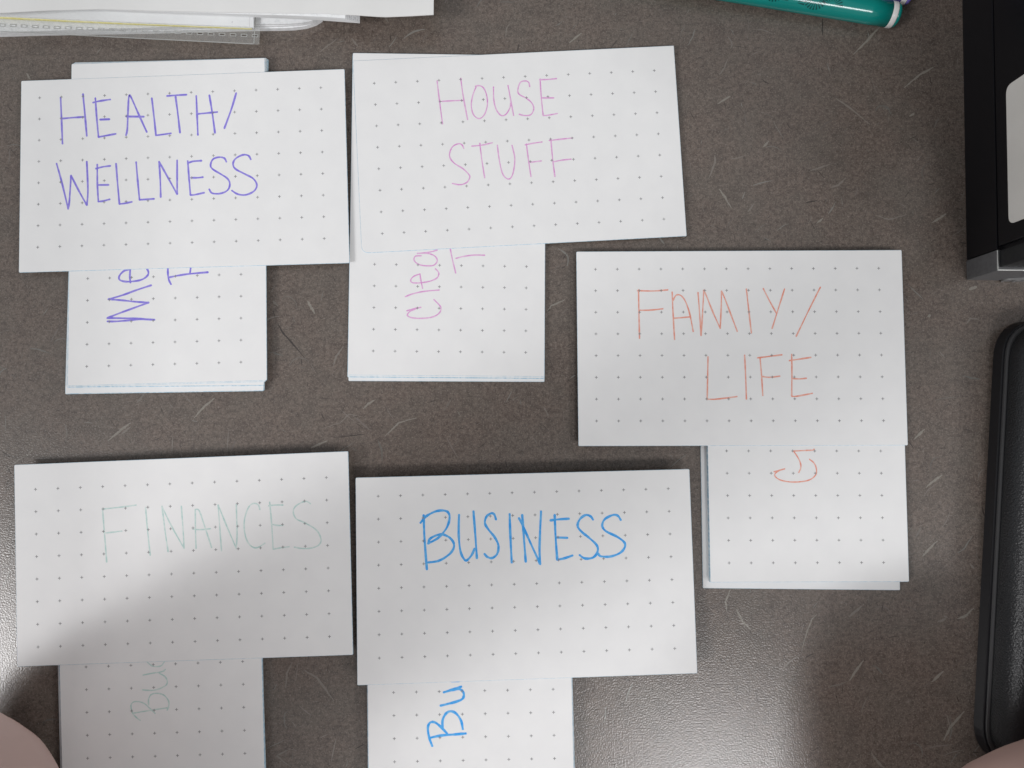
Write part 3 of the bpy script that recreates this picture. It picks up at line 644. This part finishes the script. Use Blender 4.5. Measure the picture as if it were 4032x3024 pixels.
# ------------------------------------------------------------------ the person holding the phone over the desk
M_SKIN, nt_, bs_ = newmat("skin")
bs_.inputs["Base Color"].default_value = (0.60, 0.40, 0.35, 1); bs_.inputs["Roughness"].default_value = 0.5; bs_.inputs["Specular IOR Level"].default_value = .35
M_SHIRT = pmat("dark_shirt", (0.05, 0.05, 0.06), 0.9, spec=0.1, noise=(200, (0.07, 0.07, 0.08), .4, .6))
M_HAIR = pmat("brown_hair", (0.04, 0.025, 0.018), 0.6, noise=(300, (0.07, 0.045, 0.03), .4, .6))
def limb(bm, a, b, ra, rb, n=20, seg=8):
    a, b = Vector(a), Vector(b); d = (b - a).normalized(); s = d.orthogonal().normalized(); u = d.cross(s); rings = []
    prof = [(-ra * math.cos(t), ra * math.sin(t)) for t in [math.pi / 2 * k / 4 for k in range(1, 5)]]
    prof += [((b - a).length * k / seg, ra + (rb - ra) * k / seg) for k in range(1, seg)]
    prof += [((b - a).length + rb * math.sin(t), rb * math.cos(t)) for t in [math.pi / 2 * k / 4 for k in range(0, 4)]]
    for x, r in prof: rings.append([bm.verts.new(a + d * x + (s * math.cos(2 * math.pi * k / n) + u * math.sin(2 * math.pi * k / n)) * r) for k in range(n)])
    for p, q in zip(rings[:-1], rings[1:]):
        for k in range(n): bm.faces.new((p[k], p[(k + 1) % n], q[(k + 1) % n], q[k]))
    bm.faces.new(rings[0][::-1]); bm.faces.new(rings[-1])
bm = bmesh.new()
EL = {-1: (-.188, -.135, .047), 1: (.170, -.141, .062)}
SHO = {-1: (-.190, -.430, .21), 1: (.215, -.430, .21)}
for s in (-1, 1):
    el = Vector(EL[s]); sh = Vector(SHO[s])
    limb(bm, sh, el, .050, .041); limb(bm, sh, (s * .10, -.45, .20), .055, .070)
# left forearm rises to the phone
s = -1; hx = .054; el = Vector(EL[s]); wr = Vector((s * (hx + .011), -.035, .285)); fm = el + (wr - el) * .3
limb(bm, el, fm, .041, .042); limb(bm, fm, wr, .042, .026)
pc = Vector((s * hx, .012, .303)); limb(bm, wr, pc, .026, .024)
for dy, ln in ((-.012, .018), (.006, .022), (.024, .021), (.040, .016)):       # four fingers curled under the phone
    kn = Vector((s * (hx + .004), dy + .004, .312)); m1 = Vector((s * (hx - .004), dy + .008, .2915)); m2 = Vector((s * (hx - .004 - ln), dy + .006, .2915))
    limb(bm, pc, kn, .013, .0095, 12, 3); limb(bm, kn, m1, .0092, .0085, 12, 3); limb(bm, m1, m2, .0085, .0072, 12, 3)
th0 = Vector((s * (hx + .006), -.018, .312)); th1 = Vector((s * (hx - .016), -.012, .325)); th2 = Vector((s * (hx - .042), .002, .3225))    # thumb on the screen
limb(bm, wr, th0, .018, .013, 12, 3); limb(bm, th0, th1, .0125, .0105, 12, 3); limb(bm, th1, th2, .0105, .0085, 12, 3)
# right forearm lies over the black case, its hand flat on the desk beyond
el = Vector(EL[1]); wr = Vector((.375, -.095, .034)); fm = el + (wr - el) * .3
limb(bm, el, fm, .041, .042); limb(bm, fm, wr, .042, .025)
pc = Vector((.430, -.080, .020)); limb(bm, wr, pc, .024, .019)
for dy, ln in ((-.030, .052), (-.011, .070), (.009, .076), (.028, .066)):
    kn = Vector((.452, -.078 + dy, .019)); m1 = kn + Vector((ln * .5, dy * .15, .004)); m2 = kn + Vector((ln, dy * .3, -.009))
    limb(bm, pc, kn, .016, .0105, 12, 3); limb(bm, kn, m1, .0095, .0085, 12, 3); limb(bm, m1, m2, .0085, .0072, 12, 3)
th0 = Vector((.420, -.048, .017)); th1 = Vector((.448, -.026, .015)); th2 = Vector((.470, -.014, .010))
limb(bm, wr, th0, .017, .013, 12, 3); limb(bm, th0, th1, .0125, .0105, 12, 3); limb(bm, th1, th2, .0105, .0085, 12, 3)
limb(bm, (-.10, -.46, .19), (.10, -.46, .19), .085, .085); limb(bm, (0, -.465, .16), (0, -.49, -.18), .125, .125)
limb(bm, (0, -.45, .24), (0, -.405, .34), .055, .050); limb(bm, (0, -.395, .41), (0, -.375, .355), .088, .062)
limb(bm, (0, -.322, .385), (0, -.306, .365), .012, .012, 10, 3)
for s in (-1, 1): limb(bm, (s * .085, -.41, .40), (s * .088, -.42, .38), .014, .010, 10, 3)
per = link("person", bm, [M_SKIN, M_SHIRT], None, Vector((0, -.46, 0)), smooth=True)
tag(per, "person resting both bare pinkish elbows in the bottom corners", "person")
rm = per.modifiers.new("remesh", 'REMESH'); rm.mode = 'VOXEL'; rm.voxel_size = .0030; rm.use_smooth_shade = True
smm = per.modifiers.new("smooth", 'SMOOTH'); smm.factor = .5; smm.iterations = 6
bpy.context.view_layer.update()
dg = bpy.context.evaluated_depsgraph_get(); me = bpy.data.meshes.new_from_object(per.evaluated_get(dg)); per.modifiers.clear(); per.data = me
me.materials.clear(); me.materials.append(M_SKIN)
for p in me.polygons: p.use_smooth = True
# shirt: the torso part of the surface, pushed out a little and closed off at short sleeves and neckline
bm = bmesh.new(); bm.from_mesh(me)
def keep(c):
    w = c + Vector((0, -.46, 0))
    if w.z > .275 and abs(w.x) < .09: return False
    return w.y < -.30
bmesh.ops.delete(bm, geom=[f for f in bm.faces if not keep(f.calc_center_median())], context='FACES')
for v in bm.verts: v.co += v.normal * .004
sh = link("shirt", bm, M_SHIRT); sh.parent = per
for p in sh.data.polygons: p.use_smooth = True
bm = bmesh.new(); bm.from_mesh(me)
def keeph(c):
    w = c + Vector((0, -.46, 0)); return w.z > .37 and (w.y < -.365 or w.z > .46)
bmesh.ops.delete(bm, geom=[f for f in bm.faces if not keeph(f.calc_center_median())], context='FACES')
for v in bm.verts: v.co += v.normal * .008
hr = link("hair", bm, M_HAIR); hr.parent = per
# the phone that takes the picture
bm = bmesh.new(); pr = rounded([Vector((-.042, -.025, 0)), Vector((.116, -.025, 0)), Vector((.116, .050, 0)), Vector((-.042, .050, 0))], .009, 6)
prism(bm, pr, .3040, .3120); bmesh.ops.bevel(bm, geom=[e for e in bm.edges if len(e.link_faces) == 2 and e.calc_face_angle(0) > 1.2], offset=.0012, segments=2, affect='EDGES')
tag(link("smartphone", bm, M_BLK, None, Vector((.04, .012, .304))), "black phone held flat above the desk in one hand", "phone")
